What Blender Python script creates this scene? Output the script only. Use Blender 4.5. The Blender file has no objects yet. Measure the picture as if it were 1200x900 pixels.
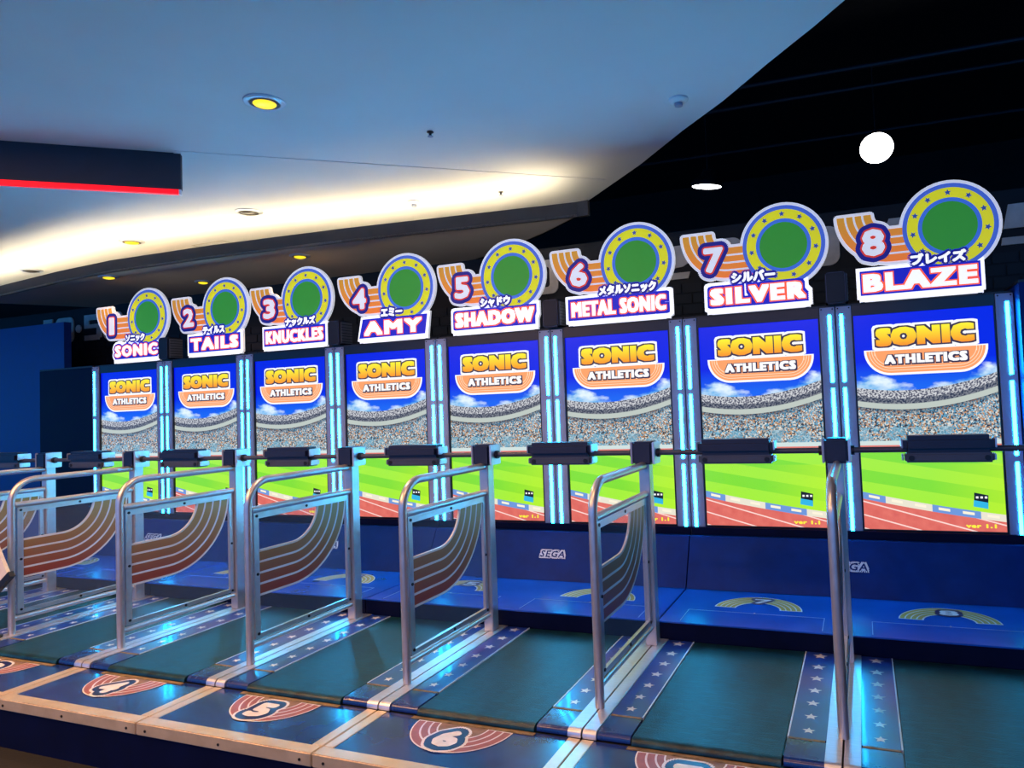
import bpy, bmesh, math, random
from mathutils import Vector, Matrix
random.seed(7)
SC = bpy.context.scene
COL = SC.collection

# ------------------------------------------------------------------ camera
# lane pitch = 1 m, divider between lane n and n+1 at X = n, running surface z = 0
cam_d = bpy.data.cameras.new('camera')
cam_o = bpy.data.objects.new('camera', cam_d)
COL.objects.link(cam_o)
SC.camera = cam_o
F, PX, PY = 825.34, 694.07, 437.82
yw, pt, rl = 0.3636, 0.0422, -0.0397
fw = Vector((-math.sin(yw)*math.cos(pt), math.cos(yw)*math.cos(pt), math.sin(pt)))
r0 = Vector((math.cos(yw), math.sin(yw), 0))
u0 = r0.cross(fw)
rt = math.cos(rl)*r0 + math.sin(rl)*u0
up = -math.sin(rl)*r0 + math.cos(rl)*u0
M = Matrix((rt, up, -fw)).transposed().to_4x4()
M.translation = (7.1321, -2.9116, 1.3282)
cam_o.matrix_world = M
cam_d.sensor_width = 36
cam_d.lens = F/1200*36
cam_d.shift_x = (600-PX)/1200
cam_d.shift_y = -(450-PY)/1200
cam_d.clip_start = 0.05

# ------------------------------------------------------------------ view, world, main lights
SC.view_settings.view_transform = 'Standard'
SC.view_settings.look = 'None'
SC.view_settings.exposure = 0.0
SC.view_settings.gamma = 1.0
SC.view_settings.use_curve_mapping = False
wd = bpy.data.worlds.new('hall_light')
SC.world = wd
wd.use_nodes = True
wd.node_tree.nodes['Background'].inputs[0].default_value = (0.03, 0.31, 0.95, 1)
wd.node_tree.nodes['Background'].inputs[1].default_value = 1.8

def lin(r, g, b):
    f = lambda c: (c/255/12.92) if c/255 <= 0.04045 else ((c/255+0.055)/1.055)**2.4
    return (f(r), f(g), f(b), 1)

def lamp(name, kind, loc, energy, color, rot=(0, 0, 0), **kw):
    d = bpy.data.lights.new(name, kind)
    d.energy = energy; d.color = color
    for k, v in kw.items(): setattr(d, k, v)
    o = bpy.data.objects.new(name, d)
    o.location = loc; o.rotation_euler = rot
    COL.objects.link(o)
    return o
ORD = ['', 'first', 'second', 'third', 'fourth', 'fifth', 'sixth', 'seventh', 'eighth']
NUM = ['', 'one', 'two', 'three', 'four', 'five', 'six', 'seven', 'eight']
WARM = (1.0, 0.52, 0.2)
# unseen warm area lights, added above the aisle to light the front trim
lamp('aisle_fill', 'AREA', (2.6, -2.6, 3.1), 210, WARM, shape='RECTANGLE', size=3.2, size_y=0.5)
lamp('aisle_fill', 'AREA', (6.0, -4.4, 3.1), 100, WARM, shape='RECTANGLE', size=3.0, size_y=0.5)

# ------------------------------------------------------------------ node helper
class E:
    def __init__(s, t, k): s.t = t; s.k = k
    def _op(s, op, *a, clamp=False):
        n = s.t.nodes.new('ShaderNodeMath'); n.operation = op; n.use_clamp = clamp
        for i, v in enumerate((s,)+a):
            if isinstance(v, E): s.t.links.new(v.k, n.inputs[i])
            else: n.inputs[i].default_value = v
        return E(s.t, n.outputs[0])
    def __add__(s, o): return s._op('ADD', o)
    def __sub__(s, o): return s._op('SUBTRACT', o)
    def __mul__(s, o): return s._op('MULTIPLY', o)
    def __truediv__(s, o): return s._op('DIVIDE', o)
    __radd__ = __add__; __rmul__ = __mul__
    def __rsub__(s, o): return (s*-1.0)+o
    def gt(s, o): return s._op('GREATER_THAN', o)
    def lt(s, o): return s._op('LESS_THAN', o)
    def frac(s): return s._op('FRACT')
    def abs(s): return s._op('ABSOLUTE')
    def pw(s, o): return s._op('POWER', o)
    def clamp(s): return s._op('ADD', 0.0, clamp=True)
    def step(s, a, b):
        return ((s-a)*(1.0/(b-a))).clamp()

def mixc(t, f, a, b):
    n = t.nodes.new('ShaderNodeMix'); n.data_type = 'RGBA'
    for key, v in ((0, f), (6, a), (7, b)):
        if isinstance(v, E): t.links.new(v.k, n.inputs[key])
        else: n.inputs[key].default_value = v
    return E(t, n.outputs[2])

def noise(t, scale, detail=3, vec=None, kind='noise', color=False):
    n = t.nodes.new('ShaderNodeTexNoise' if kind == 'noise' else 'ShaderNodeTexVoronoi')
    n.inputs['Scale'].default_value = scale
    if kind == 'noise': n.inputs['Detail'].default_value = detail
    if vec is not None: t.links.new(vec.k, n.inputs['Vector'])
    return E(t, n.outputs['Color' if color else (0 if kind != 'noise' else 'Fac')])

def xyz(t, space='Object', scale=None):
    c = t.nodes.new('ShaderNodeTexCoord')
    s = t.nodes.new('ShaderNodeSeparateXYZ')
    t.links.new(c.outputs[space], s.inputs[0])
    return [E(t, s.outputs[i]) for i in range(3)] + [E(t, c.outputs[space])]

def comb(t, x, y, z=0.0):
    n = t.nodes.new('ShaderNodeCombineXYZ')
    for i, v in enumerate((x, y, z)):
        if isinstance(v, E): t.links.new(v.k, n.inputs[i])
        else: n.inputs[i].default_value = v
    return E(t, n.outputs[0])

MATS = {}
def mat(name, col, rough=0.5, metal=0.0, emit=0.0, spec=0.5, var=0.12, nscale=9.0, bump=0.0, bscale=60.0, coat=0.0, stretch=None):
    """plain surface: base colour with a little procedural variation, optional fine relief"""
    if name in MATS: return MATS[name]
    m = bpy.data.materials.new(name); m.use_nodes = True
    t = m.node_tree; b = t.nodes['Principled BSDF']
    c = col if len(col) == 4 else (*col, 1)
    x, y, z, v = xyz(t)
    if stretch:
        v = comb(t, x*stretch[0], y*stretch[1], z*stretch[2])
    f = noise(t, nscale, 4, v)
    lo = tuple(q*(1-var) for q in c[:3])+(1,)
    hi = tuple(min(1, q*(1+var)) for q in c[:3])+(1,)
    cc = mixc(t, f.step(0.3, 0.7), lo, hi)
    t.links.new(cc.k, b.inputs['Base Color'])
    b.inputs['Metallic'].default_value = metal
    b.inputs['Specular IOR Level'].default_value = spec
    b.inputs['Coat Weight'].default_value = coat
    b.inputs['Coat Roughness'].default_value = 0.08
    rr = (f*0.15)+(rough-0.07)
    t.links.new(rr.k, b.inputs['Roughness'])
    if emit:
        t.links.new(cc.k, b.inputs['Emission Color'])
        b.inputs['Emission Strength'].default_value = emit
    if bump:
        bn = t.nodes.new('ShaderNodeBump'); bn.inputs['Strength'].default_value = bump
        bn.inputs['Distance'].default_value = 0.004
        t.links.new(noise(t, bscale, 3, v).k, bn.inputs['Height'])
        t.links.new(bn.outputs[0], b.inputs['Normal'])
    MATS[name] = m
    return m

def grad_mat(name, axis, a, b_, c0, c1, rough=0.4, emit=0.0):
    """printed colour running from c0 to c1 along a local axis"""
    if name in MATS: return MATS[name]
    m = bpy.data.materials.new(name); m.use_nodes = True
    t = m.node_tree; b = t.nodes['Principled BSDF']
    q = xyz(t)
    cc = mixc(t, q[axis].step(a, b_), c0, c1)
    t.links.new(cc.k, b.inputs['Base Color'])
    b.inputs['Roughness'].default_value = rough
    if emit:
        t.links.new(cc.k, b.inputs['Emission Color']); b.inputs['Emission Strength'].default_value = emit
    MATS[name] = m
    return m

def glow(name, col, strength):
    """something that gives off light"""
    if name in MATS: return MATS[name]
    m = bpy.data.materials.new(name); m.use_nodes = True
    t = m.node_tree; b = t.nodes['Principled BSDF']
    b.inputs['Base Color'].default_value = (0, 0, 0, 1)
    b.inputs['Roughness'].default_value = 0.4
    b.inputs['Emission Color'].default_value = col
    b.inputs['Emission Strength'].default_value = strength
    MATS[name] = m
    return m

# ------------------------------------------------------------------ mesh helper
class MB:
    def __init__(s): s.v = []; s.f = []
    def add(s, vs, fs):
        k = len(s.v); s.v += [tuple(p) for p in vs]; s.f += [tuple(i+k for i in f) for f in fs]; return s
    def box(s, x0, x1, y0, y1, z0, z1, bv=0.0):
        if not bv:
            return s.add([(x0,y0,z0),(x1,y0,z0),(x1,y1,z0),(x0,y1,z0),(x0,y0,z1),(x1,y0,z1),(x1,y1,z1),(x0,y1,z1)],
                         [(0,3,2,1),(4,5,6,7),(0,1,5,4),(1,2,6,5),(2,3,7,6),(3,0,4,7)])
        bm = bmesh.new(); bmesh.ops.create_cube(bm, size=1)
        for v in bm.verts:
            v.co = ((x0+x1)/2+v.co.x*(x1-x0), (y0+y1)/2+v.co.y*(y1-y0), (z0+z1)/2+v.co.z*(z1-z0))
        bmesh.ops.bevel(bm, geom=bm.edges[:], offset=bv, segments=2, affect='EDGES')
        bm.verts.index_update()
        s.add([v.co for v in bm.verts], [[v.index for v in f.verts] for f in bm.faces]); bm.free(); return s
    def prism(s, pts, d):
        """pts: closed 3D polygon, d: extrusion vector"""
        n = len(pts); d = Vector(d); P = [Vector(p) for p in pts]
        return s.add(P+[p+d for p in P], [tuple(range(n))[::-1], tuple(range(n, 2*n))]+[(i, (i+1) % n, n+(i+1) % n, n+i) for i in range(n)])
    def tube(s, path, r, n=12, cap=True):
        P = [Vector(p) for p in path]; m = len(P); vs = []
        t0 = (P[1]-P[0]).normalized()
        a = t0.orthogonal().normalized(); b = t0.cross(a)
        for i, p in enumerate(P):
            t = (P[min(i+1, m-1)]-P[max(i-1, 0)]).normalized()
            a = (a-t*a.dot(t)).normalized(); b = t.cross(a)
            for k in range(n):
                w = 2*math.pi*k/n; vs.append(p+(a*math.cos(w)+b*math.sin(w))*r)
        fs = [(i*n+k, i*n+(k+1) % n, (i+1)*n+(k+1) % n, (i+1)*n+k) for i in range(m-1) for k in range(n)]
        if cap: fs += [tuple(range(n))[::-1], tuple((m-1)*n+k for k in range(n))]
        return s.add(vs, fs)
    def lathe(s, prof, c=(0,0,0), n=24, M=None):
        """prof: list of (r, z) round local z"""
        vs = []
        for r, z in prof:
            for k in range(n):
                w = 2*math.pi*k/n; p = Vector((r*math.cos(w), r*math.sin(w), z))
                if M: p = M @ p
                vs.append(p+Vector(c))
        m = len(prof)
        fs = [(i*n+k, i*n+(k+1) % n, (i+1)*n+(k+1) % n, (i+1)*n+k) for i in range(m-1) for k in range(n)]
        fs += [tuple(range(n))[::-1], tuple((m-1)*n+k for k in range(n))]
        return s.add(vs, fs)
    def build(s, name, m, parent=None, origin=(0,0,0), smooth=False, shift=True):
        me = bpy.data.meshes.new(name)
        o = Vector(origin)
        me.from_pydata([tuple(Vector(p)-o) for p in s.v], [], s.f)
        me.update()
        if smooth:
            me.polygons.foreach_set('use_smooth', [True]*len(me.polygons))
            me.set_sharp_from_angle(angle=math.radians(40))
        if m: me.materials.append(m)
        ob = bpy.data.objects.new(name, me); COL.objects.link(ob)
        if parent: ob.parent = parent
        else: ob.location = o
        return ob

def tag(o, label=None, cat=None, group=None, kind=None):
    if label: o['label'] = label
    if cat: o['category'] = cat
    if group: o['group'] = group
    if kind: o['kind'] = kind
    return o
def thing(name, loc, label, cat, group=None):
    o = bpy.data.objects.new(name, None); o.location = loc; o.empty_display_size = 0.05
    COL.objects.link(o); return tag(o, label, cat, group)
def share(src, parent, loc=(0,0,0), rot=(0,0,0), scale=None):
    c = src.copy(); COL.objects.link(c); c.parent = parent; c.location = loc; c.rotation_euler = rot
    if scale: c.scale = scale
    return c
def copy_tree(o, parent=None):
    c = o.copy(); COL.objects.link(c); c.parent = parent
    for ch in list(o.children): copy_tree(ch, c)
    return c

# ------------------------------------------------------------------ lettering (flat outlines of the built-in typeface)
_fc = bpy.data.curves.new('type', 'FONT'); _fc.resolution_u = 2
_fo = bpy.data.objects.new('type', _fc); COL.objects.link(_fo)
def glyphs(body, space=1.0):
    _fc.body = body; _fc.space_character = space
    bpy.context.view_layer.update()
    me = bpy.data.meshes.new_from_object(_fo.evaluated_get(bpy.context.evaluated_depsgraph_get()))
    v = [(p.co.x, p.co.y) for p in me.vertices]; f = [tuple(p.vertices) for p in me.polygons]
    bpy.data.meshes.remove(me)
    x0 = min(p[0] for p in v); x1 = max(p[0] for p in v); y0 = min(p[1] for p in v); y1 = max(p[1] for p in v)
    return [((p[0]-x0)/(x1-x0)-0.5, (p[1]-y0)/(y1-y0)-0.5) for p in v], f
NAMES = {1: 'SONIC', 2: 'TAILS', 3: 'KNUCKLES', 4: 'AMY', 5: 'SHADOW', 6: 'METAL SONIC', 7: 'SILVER', 8: 'BLAZE'}
KANA = {1: 'ソニック', 2: 'テイルス', 3: 'ナックルズ', 4: 'エミー', 5: 'シャドウ', 6: 'メタルソニック', 7: 'シルバー', 8: 'ブレイズ'}
G = {}
for k in range(1, 9):
    G[NAMES[k]] = glyphs(NAMES[k], 1.22 if k not in (3, 6) else 1.14)
    G[KANA[k]] = glyphs(KANA[k], 1.0)
    G[str(k)] = glyphs(str(k))
G['ATHLETICS'] = glyphs('ATHLETICS', 1.22)
G['SONICT'] = glyphs('SONIC', 1.18)
G['SEGA'] = glyphs('SEGA', 1.2)
G['ver 1.1'] = glyphs('ver 1.1', 1.1)
for ch in '150': G['w'+ch] = glyphs(ch)
bpy.data.objects.remove(_fo); bpy.data.curves.remove(_fc)

LIFT = 4e-6   # overlapping outlines of one layer are stacked by a hair, so that none lies exactly in another
def p3(p): return p if len(p) > 2 else (p[0], p[1], 0.0)
def spread(shape, dx, dy, n=12, square=False):
    """shape grown by dx, dy on every side"""
    V = []; FF = []
    offs = []
    big_ = max(dx, dy); nr = max(1, math.ceil(big_/0.012))
    for j in range(nr):
        q = (j+1)/nr
        if square:
            m = max(1, math.ceil(big_*q/0.012))
            for i in range(-m, m):
                e = i/m
                offs += [(dx*q*e, -dy*q), (dx*q, dy*q*e), (-dx*q*e, dy*q), (-dx*q, -dy*q*e)]
        else:
            m = max(n if q == 1 else 8, math.ceil(2*math.pi*big_*q/0.012))
            offs += [(dx*q*math.cos(2*math.pi*i/m), dy*q*math.sin(2*math.pi*i/m)) for i in range(m)]
    offs.append((0, 0))
    top = max((p3(p)[2] for p in shape[0]), default=0)+LIFT
    for j, (ox, oy) in enumerate(offs):
        k = len(V)
        V += [(p[0]+ox, p[1]+oy, p3(p)[2]+j*top) for p in shape[0]]; FF += [tuple(i+k for i in q) for q in shape[1]]
    return V, FF
def fat(key, w, h, d, n=12, square=False, shear=0.0, by=None):
    """lettering w x h (before thickening), thickened by d (vertically by) on every side -> 2D shape"""
    v, f = G[key]
    base = ([(p[0]*w+shear*p[1]*h, p[1]*h) for p in v], f)
    return spread(base, d, d if by is None else by, n, square) if d > 0 else base
def sector(cx, cy, r0, r1, a0, a1, n=20):
    vs = []
    for i in range(n+1):
        a = math.radians(a0+(a1-a0)*i/n)
        vs += [(cx+r0*math.cos(a), cy+r0*math.sin(a)), (cx+r1*math.cos(a), cy+r1*math.sin(a))]
    return vs, [(2*i, 2*i+1, 2*i+3, 2*i+2) for i in range(n)]
def rect(x0, x1, y0, y1): return [(x0, y0), (x1, y0), (x1, y1), (x0, y1)], [(0, 1, 2, 3)]
def star2(cx, cy, r, rot=0, q=0.45):
    vs = [(cx, cy)]
    for i in range(10):
        a = math.radians(90+rot+36*i); rr = r if i % 2 == 0 else r*q
        vs.append((cx+rr*math.cos(a), cy+rr*math.sin(a)))
    return vs, [(0, i, i % 10+1) for i in range(1, 11)]
def merge(*parts):
    V = []; FF = []; z = 0.0
    for v, f in parts:
        k = len(V); v = [p3(p) for p in v]
        V += [(p[0], p[1], p[2]+z) for p in v]; FF += [tuple(i+k for i in q) for q in f]
        z = max(p[2] for p in V)+LIFT
    return V, FF
def shift2(p, dx, dy): return [(a[0]+dx, a[1]+dy)+tuple(a[2:]) for a in p[0]], p[1]
def rrect(x0, x1, y0, y1, r, n=5):
    vs = []
    for cx, cy, a in ((x1-r, y1-r, 0), (x0+r, y1-r, 90), (x0+r, y0+r, 180), (x1-r, y0+r, 270)):
        for i in range(n+1):
            w = math.radians(a+90*i/n); vs.append((cx+r*math.cos(w), cy+r*math.sin(w)))
    return vs, [tuple(range(len(vs)))]
def front(shape, y, th=0.0):
    """2D shape -> MB standing in the XZ plane facing -Y, front face at y, thickness th behind it"""
    mb = MB(); v = [p3(p) for p in shape[0]]; f = shape[1]
    mb.add([(p[0], y-p[2], p[1]) for p in v], f)
    if th:
        k = len(v); mb.add([(p[0], y+th+p[2], p[1]) for p in v], [q[::-1] for q in f])
        cnt = {}
        for q in f:
            for i in range(len(q)): cnt[(q[i], q[(i+1) % len(q)])] = 1
        for (a, b) in list(cnt):
            if (b, a) not in cnt: mb.f.append((b, a, k+a, k+b))
    return mb
def flat(shape, z):
    """2D shape -> MB lying in the XY plane"""
    return MB().add([(p3(p)[0], p3(p)[1], z+p3(p)[2]) for p in shape[0]], shape[1])

# ------------------------------------------------------------------ materials
m_navy = mat('navy_laminate', lin(2, 44, 112), 0.5, var=0.15, spec=0.1)
m_navyd = mat('dark_navy_laminate', lin(3, 9, 44), 0.5, var=0.2, spec=0.12)
m_black = mat('black_plastic', (0.008, 0.009, 0.014), 0.4)
m_bezel = mat('black_bezel', (0.004, 0.005, 0.012), 0.3)
m_alu = mat('brushed_aluminium', lin(205, 205, 212), 0.38, metal=0.8, var=0.08, nscale=14, stretch=(1, 6, 1))
m_tube = mat('satin_metal_tube', lin(196, 192, 192), 0.32, metal=0.75, var=0.06, nscale=20)
m_trim = mat('warm_tinted_trim', lin(226, 206, 176), 0.34, metal=0.6, var=0.1, nscale=12)  # neutral metal, with the warm lamp light put into its colour
m_plate = mat('grey_metal_plate', lin(150, 158, 180), 0.42, metal=0.2, var=0.08)
m_pad = mat('navy_grip_foam', lin(8, 18, 52), 0.45, var=0.15, bump=0.15, bscale=200)
m_house = mat('grey_plastic_housing', lin(62, 66, 82), 0.45)
m_white = mat('white_print', lin(238, 238, 240), 0.45, var=0.03)
m_screw = mat('dark_screw', (0.02, 0.02, 0.025), 0.4, metal=0.6)
m_led = glow('cyan_led', (0.008, 0.47, 1.0, 1), 70.0)

def belt_mat():
    m = bpy.data.materials.new('green_rubber_belt'); m.use_nodes = True
    t = m.node_tree; b = t.nodes['Principled BSDF']; x, y, z, v = xyz(t)
    n1 = noise(t, 3.0, 5, comb(t, x*3.0, y*1.0, 0.0)); n2 = noise(t, 30, 5, comb(t, x*0.35, y*3.0, 0.0))
    c = mixc(t, n1.step(0.35, 0.7), lin(4, 32, 40), lin(9, 54, 66))
    c = mixc(t, (n2.step(0.48, 0.7))*0.8, c, lin(26, 84, 98))
    t.links.new(c.k, b.inputs['Base Color'])
    t.links.new((n2*0.25+0.22).k, b.inputs['Roughness']); b.inputs['Specular IOR Level'].default_value = 0.35
    bn = t.nodes.new('ShaderNodeBump'); bn.inputs['Strength'].default_value = 0.6; bn.inputs['Distance'].default_value = 0.003
    t.links.new(noise(t, 140, 3, comb(t, x, y*1.6, z)).k, bn.inputs['Height']); t.links.new(bn.outputs[0], b.inputs['Normal'])
    return m
m_belt = belt_mat()
m_strip = mat('star_strip_print', lin(26, 58, 150), 0.3, var=0.25, nscale=5, coat=0.2)
m_footpad = mat('blue_foot_pad', lin(16, 44, 112), 0.28, var=0.2, coat=0.3)
m_star = mat('pale_star_print', lin(205, 205, 215), 0.35, var=0.15, nscale=40)
m_tape = mat('worn_brown_tape', lin(120, 100, 70), 0.7, var=0.5, nscale=30)
m_step = mat('step_blue_vinyl', lin(18, 46, 118), 0.24, var=0.3, nscale=4, coat=0.3)
m_plat = mat('platform_blue_gloss', lin(6, 82, 190), 0.22, var=0.15, nscale=3, coat=0.4)
m_salmon = mat('salmon_print', lin(150, 82, 74), 0.4, var=0.2, nscale=30)
m_tan = mat('worn_tan_print', lin(128, 98, 72), 0.55, var=0.35, nscale=25)
m_emw = mat('emblem_white', lin(222, 216, 214), 0.4, var=0.12, nscale=25)
m_emn = mat('emblem_navy', lin(20, 26, 84), 0.35)
m_olive = mat('olive_gold_print', lin(150, 146, 60), 0.4, var=0.15)
m_pale = mat('pale_blue_print', lin(190, 210, 230), 0.4)

# ------------------------------------------------------------------ room shell
FL = -0.27
fl = MB().box(-14, 16, -9, 12, FL-0.1, FL).build('floor', mat('dark_carpet', lin(13, 12, 14), 0.8, var=0.5, nscale=30, bump=0.4), None, (1, 1, FL-0.1)); tag(fl, kind='structure')
m_wall = mat('black_wall_paint', lin(9, 10, 20), 0.7, var=0.3)
wb = MB().box(-14, 16, 3.0, 3.2, FL, 2.78).build('wall_back', m_wall, None, (1, 3.1, FL)); tag(wb, kind='structure')
wf = MB().box(-14, 16, 10.0, 10.2, FL, 5.3).build('wall_far', mat('void_paint', lin(6, 7, 14), 0.85), None, (1, 10, FL)); tag(wf, kind='structure')
wr = MB().box(15.8, 16, -9, 10.0, FL, 5.3).build('wall_right', MATS['void_paint'], None, (15.9, 1, FL)); tag(wr, kind='structure')
ch = MB().box(-14, 16, -9, 10.2, 5.3, 5.5).build('ceiling', mat('black_ceiling_paint', lin(8, 9, 18), 0.85), None, (1, 1, 5.3)); tag(ch, kind='structure')
# brick courses that show faintly between the header signs
m_brick = mat('near_black_brick', lin(15, 15, 26), 0.65, var=0.35, nscale=12)
bk = MB().box(-0.117, 0.117, -0.012, 0.02, 0.0, 0.078, 0.004).build('brick', m_brick, wb)
bk.location = (-20, 0, 0)
brow = 0
first = True
for r in range(4):
    for i in range(64):
        X = -2.0+i*0.25*0.72+(0.09 if r % 2 else 0)
        if X > 9.4: break
        o = bk if first else share(bk, wb)
        first = False
        o.location = (X-1, -0.1, 1.965-FL+r*0.092)
        o.scale = (0.72, 1, 1)

H1, H2 = 3.15, 2.79
CX, CY = 7.1321, -2.9116
def up3(x, y, k=(3.15-1.3282)/(2.9-1.3282)): return CX+(x-CX)*k, CY+(y-CY)*k   # same sight line, on the higher ceiling
EDGE = [(8.2, -9), (8.0, -3.5), (7.75, -2.0), (7.45, -0.8), (7.152, 0.044), (7.028, 0.197), (6.801, 0.455), (6.53, 0.78), (6.236, 1.087), (5.837, 1.54), (5.349, 2.031), (4.75, 2.62), (4.131, 3.077), (3.6, 3.4), (2.0, 4.4)]
m_ceil = mat('white_ceiling_paint', lin(222, 224, 226), 0.75, var=0.03, nscale=1.5)
EDGE = [up3(*p) for p in EDGE]
pts = [(-14, -9)]+[(8.9, -9.0)]+EDGE[1:]+[(-14, 5.1)]
cw = MB().prism([(x, y, H1) for x, y in pts], (0, 0, 0.14)).build('ceiling', m_ceil, None, (0, 0, H1)); tag(cw, kind='structure')
# lower soffit with a cove behind its front lip
SL = [(-14, 2.6), (-6, 2.2), (-1.158, 1.699), (0.0, 1.53), (0.872, 1.448), (2.092, 1.469), (3.35, 1.564), (4.441, 1.689), (5.368, 1.792)]
kk = (2.87-1.3282)/(2.79-1.3282)
SL = [(CX+(x-CX)*kk, CY+(y-CY)*kk) for x, y in SL]
SR = [(5.16, 2.06), (4.761, 2.377), (4.341, 2.658), (3.75, 2.99)]
m_soff = mat('soffit_grey_paint', lin(190, 172, 150), 0.8, var=0.05, nscale=2)
soff = SL+SR+[(-1.66, 2.99), (-2.117, 2.232), (-14, 2.9)]
so = MB().prism([(x, y, H2-0.035) for x, y in soff], (0, 0, 0.02)).build('ceiling', m_soff, None, (0, 2, H2-0.035)); tag(so, kind='structure')
lip = MB()
LE = SL+SR
for (x0, y0), (x1, y1) in zip(LE[:-1], LE[1:]):
    d = Vector((x1-x0, y1-y0, 0)).normalized(); nrm = Vector((-d.y, d.x, 0))*0.02
    lip.prism([(x0, y0, H2-0.035), (x1, y1, H2-0.035), (x1+nrm.x, y1+nrm.y, H2-0.035), (x0+nrm.x, y0+nrm.y, H2-0.035)], (0, 0, 0.115))
lip.build('cove_lip', mat('lip_dark_paint', lin(84, 74, 64), 0.8), so, (0, 2, H2-0.035))
dk = MB().prism([(x, y, H2-0.03) for x, y in ((-14, 2.9), (-2.117, 2.232), (-1.66, 2.99), (-14, 2.995))], (0, 0, 0.02)).build('ceiling', mat('dark_soffit_part', lin(16, 15, 18), 0.85), None, (-6, 2.9, H2)); tag(dk, kind='structure')  # darker soffit part beyond the diagonal split
# the cove lamps lie on the soffit behind the lip
cove = thing('cove_lamp', (2.0, 1.8, H2-0.012), 'warm strip lamp lying hidden in the ceiling cove behind the soffit lip', 'lamp')
cv = []
for (x, y) in [(-5.0, 0)]+SL[2:]:
    i = max(j for j in range(len(SL)-1) if SL[j][0] <= max(x, SL[0][0]) ) if x < SL[-1][0] else len(SL)-2
    y = SL[i][1]+(SL[i+1][1]-SL[i][1])*(x-SL[i][0])/(SL[i+1][0]-SL[i][0])
    cv.append((min(x, 4.3), y+0.13+max(0.0, min(x, 4.3)-0.5)*0.085))
cv = [p for p in cv if p[0] < 4.25]+[(4.3, 2.3), (4.96, 2.12)]
m_cove = glow('warm_cove_glow', (1.0, 0.84, 0.56, 1), 30.0)
for (x0, y0), (x1, y1) in zip(cv[:-1], cv[1:]):
    d = Vector((x1-x0, y1-y0, 0)).normalized(); nn = Vector((-d.y, d.x, 0))
    A_, B_ = Vector((x0, y0, H2-0.012)), Vector((x1, y1, H2-0.012))
    MB().prism([A_, B_, B_+nn*0.07+Vector((0, 0, 0.006)), A_+nn*0.07+Vector((0, 0, 0.006))], -Vector((0, 0, 0.006))).build('tube', m_cove, cove, cove.location)

# ceiling seam strip running on from the hanging board
dS = Vector((0.76, 0.65, 0)).normalized(); nS = Vector((-dS.y, dS.x, 0))
a = Vector((*up3(3.45, 0.02), H1-0.004)); bpt = Vector((*up3(5.53, 1.72), H1-0.004))
stp = MB().prism([a, bpt, bpt+nS*0.48-dS*0.1, a+nS*0.48], (0, 0, 0.006)).build('access_strip', m_ceil, cw, cw.location)

# hanging board with a red light line
b0 = Vector((*up3(3.45, 0.073), 0)); bd = Vector((0.659, 0.561, 0)).normalized(); bn_ = Vector((-bd.y, bd.x, 0))
beam = thing('ceiling_board', (b0.x, b0.y, H1), 'dark board hanging from the white ceiling with a red light line', 'board')
def along(p, l, z): return Vector((p.x, p.y, z))-bd*l
MB().prism([along(b0, 0, 2.90), along(b0, 6, 2.90), along(b0, 6, H1), along(b0, 0, H1)], bn_*0.05).build('panel', mat('charcoal_board', lin(42, 44, 58), 0.6), beam, beam.location)
MB().prism([along(b0, 0.015, 2.866), along(b0, 6, 2.866), along(b0, 6, 2.898), along(b0, 0.015, 2.898)], bn_*0.03).build('red_light_line', glow('red_line_glow', (1, 0.0, 0.008, 1), 1.6), beam, beam.location)
MB().prism([along(b0, 0, 2.862), along(b0, 0.014, 2.862), along(b0, 0.014, 2.899), along(b0, 0, 2.899)], bn_*0.03).build('end_cap', m_white, beam, beam.location)

# recessed ceiling downlights
m_ring = mat('downlight_ring', lin(200, 210, 225), 0.3, metal=0.4)
m_dlin = mat('downlight_baffle', lin(40, 40, 50), 0.5)
m_dly = glow('yellow_lamp_glow', lin(255, 222, 40), 1.3)
m_dlo = mat('unlit_lamp', lin(60, 56, 54), 0.3)
def downlight(x, y, z, r, on, label, energy=0.0):
    if z == H1: (x, y), r = up3(x, y), r*1.15
    t = thing('downlight', (x, y, z), label, 'downlight', 'recessed ceiling downlights')
    MB().lathe([(r, 0), (r, -0.006), (r*0.9, -0.012), (r*0.74, -0.012), (r*0.7, 0.0)], n=28).build('trim_ring', m_ring, t, smooth=True)
    MB().lathe([(r*0.7, -0.0125), (r*0.66, -0.0135)], n=28).build('baffle', m_dlin, t)
    MB().lathe([(r*0.56, -0.0136), (r*0.5, -0.02), (r*0.3, -0.026), (0.004, -0.028)], n=24).build('lamp', m_dly if on else m_dlo, t, smooth=True)
    if on and energy:
        s = lamp('downlight_beam', 'SPOT', (x, y, z-0.06), energy, WARM, spot_size=math.radians(120), spot_blend=0.7, shadow_soft_size=0.05)
downlight(4.42, -0.24, H1, 0.10, True, 'large lit yellow downlight in the blue part of the ceiling', 150)
downlight(2.82, 1.16, H1, 0.10, False, 'unlit dark downlight in the white ceiling beside the cove', 0)
downlight(1.25, 1.37, H1, 0.10, True, 'lit downlight in the white ceiling left of the unlit one', 12)
downlight(2.50, 2.02, H2-0.035, 0.09, True, 'lit downlight in the soffit above the sign numbered three', 16)
downlight(0.32, 1.81, H2-0.035, 0.09, True, 'lit downlight in the soffit above the sign numbered one', 12)
downlight(0.80, 2.46, H2-0.035, 0.08, True, 'lit downlight in the soffit above the sign numbered two', 16)
downlight(-0.66, 1.70, H1, 0.10, False, 'small unlit downlight at the far left of the white ceiling', 0)
downlight(1.0, -1.9, H1, 0.10, True, 'lit downlight in the ceiling over the aisle, first from the left', 130)
downlight(2.9, -1.5, H1, 0.10, True, 'lit downlight in the ceiling over the aisle, second from the left', 170)
downlight(6.2, -1.6, H1, 0.10, True, 'lit downlight in the ceiling over the aisle, third from the left', 110)

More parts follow.
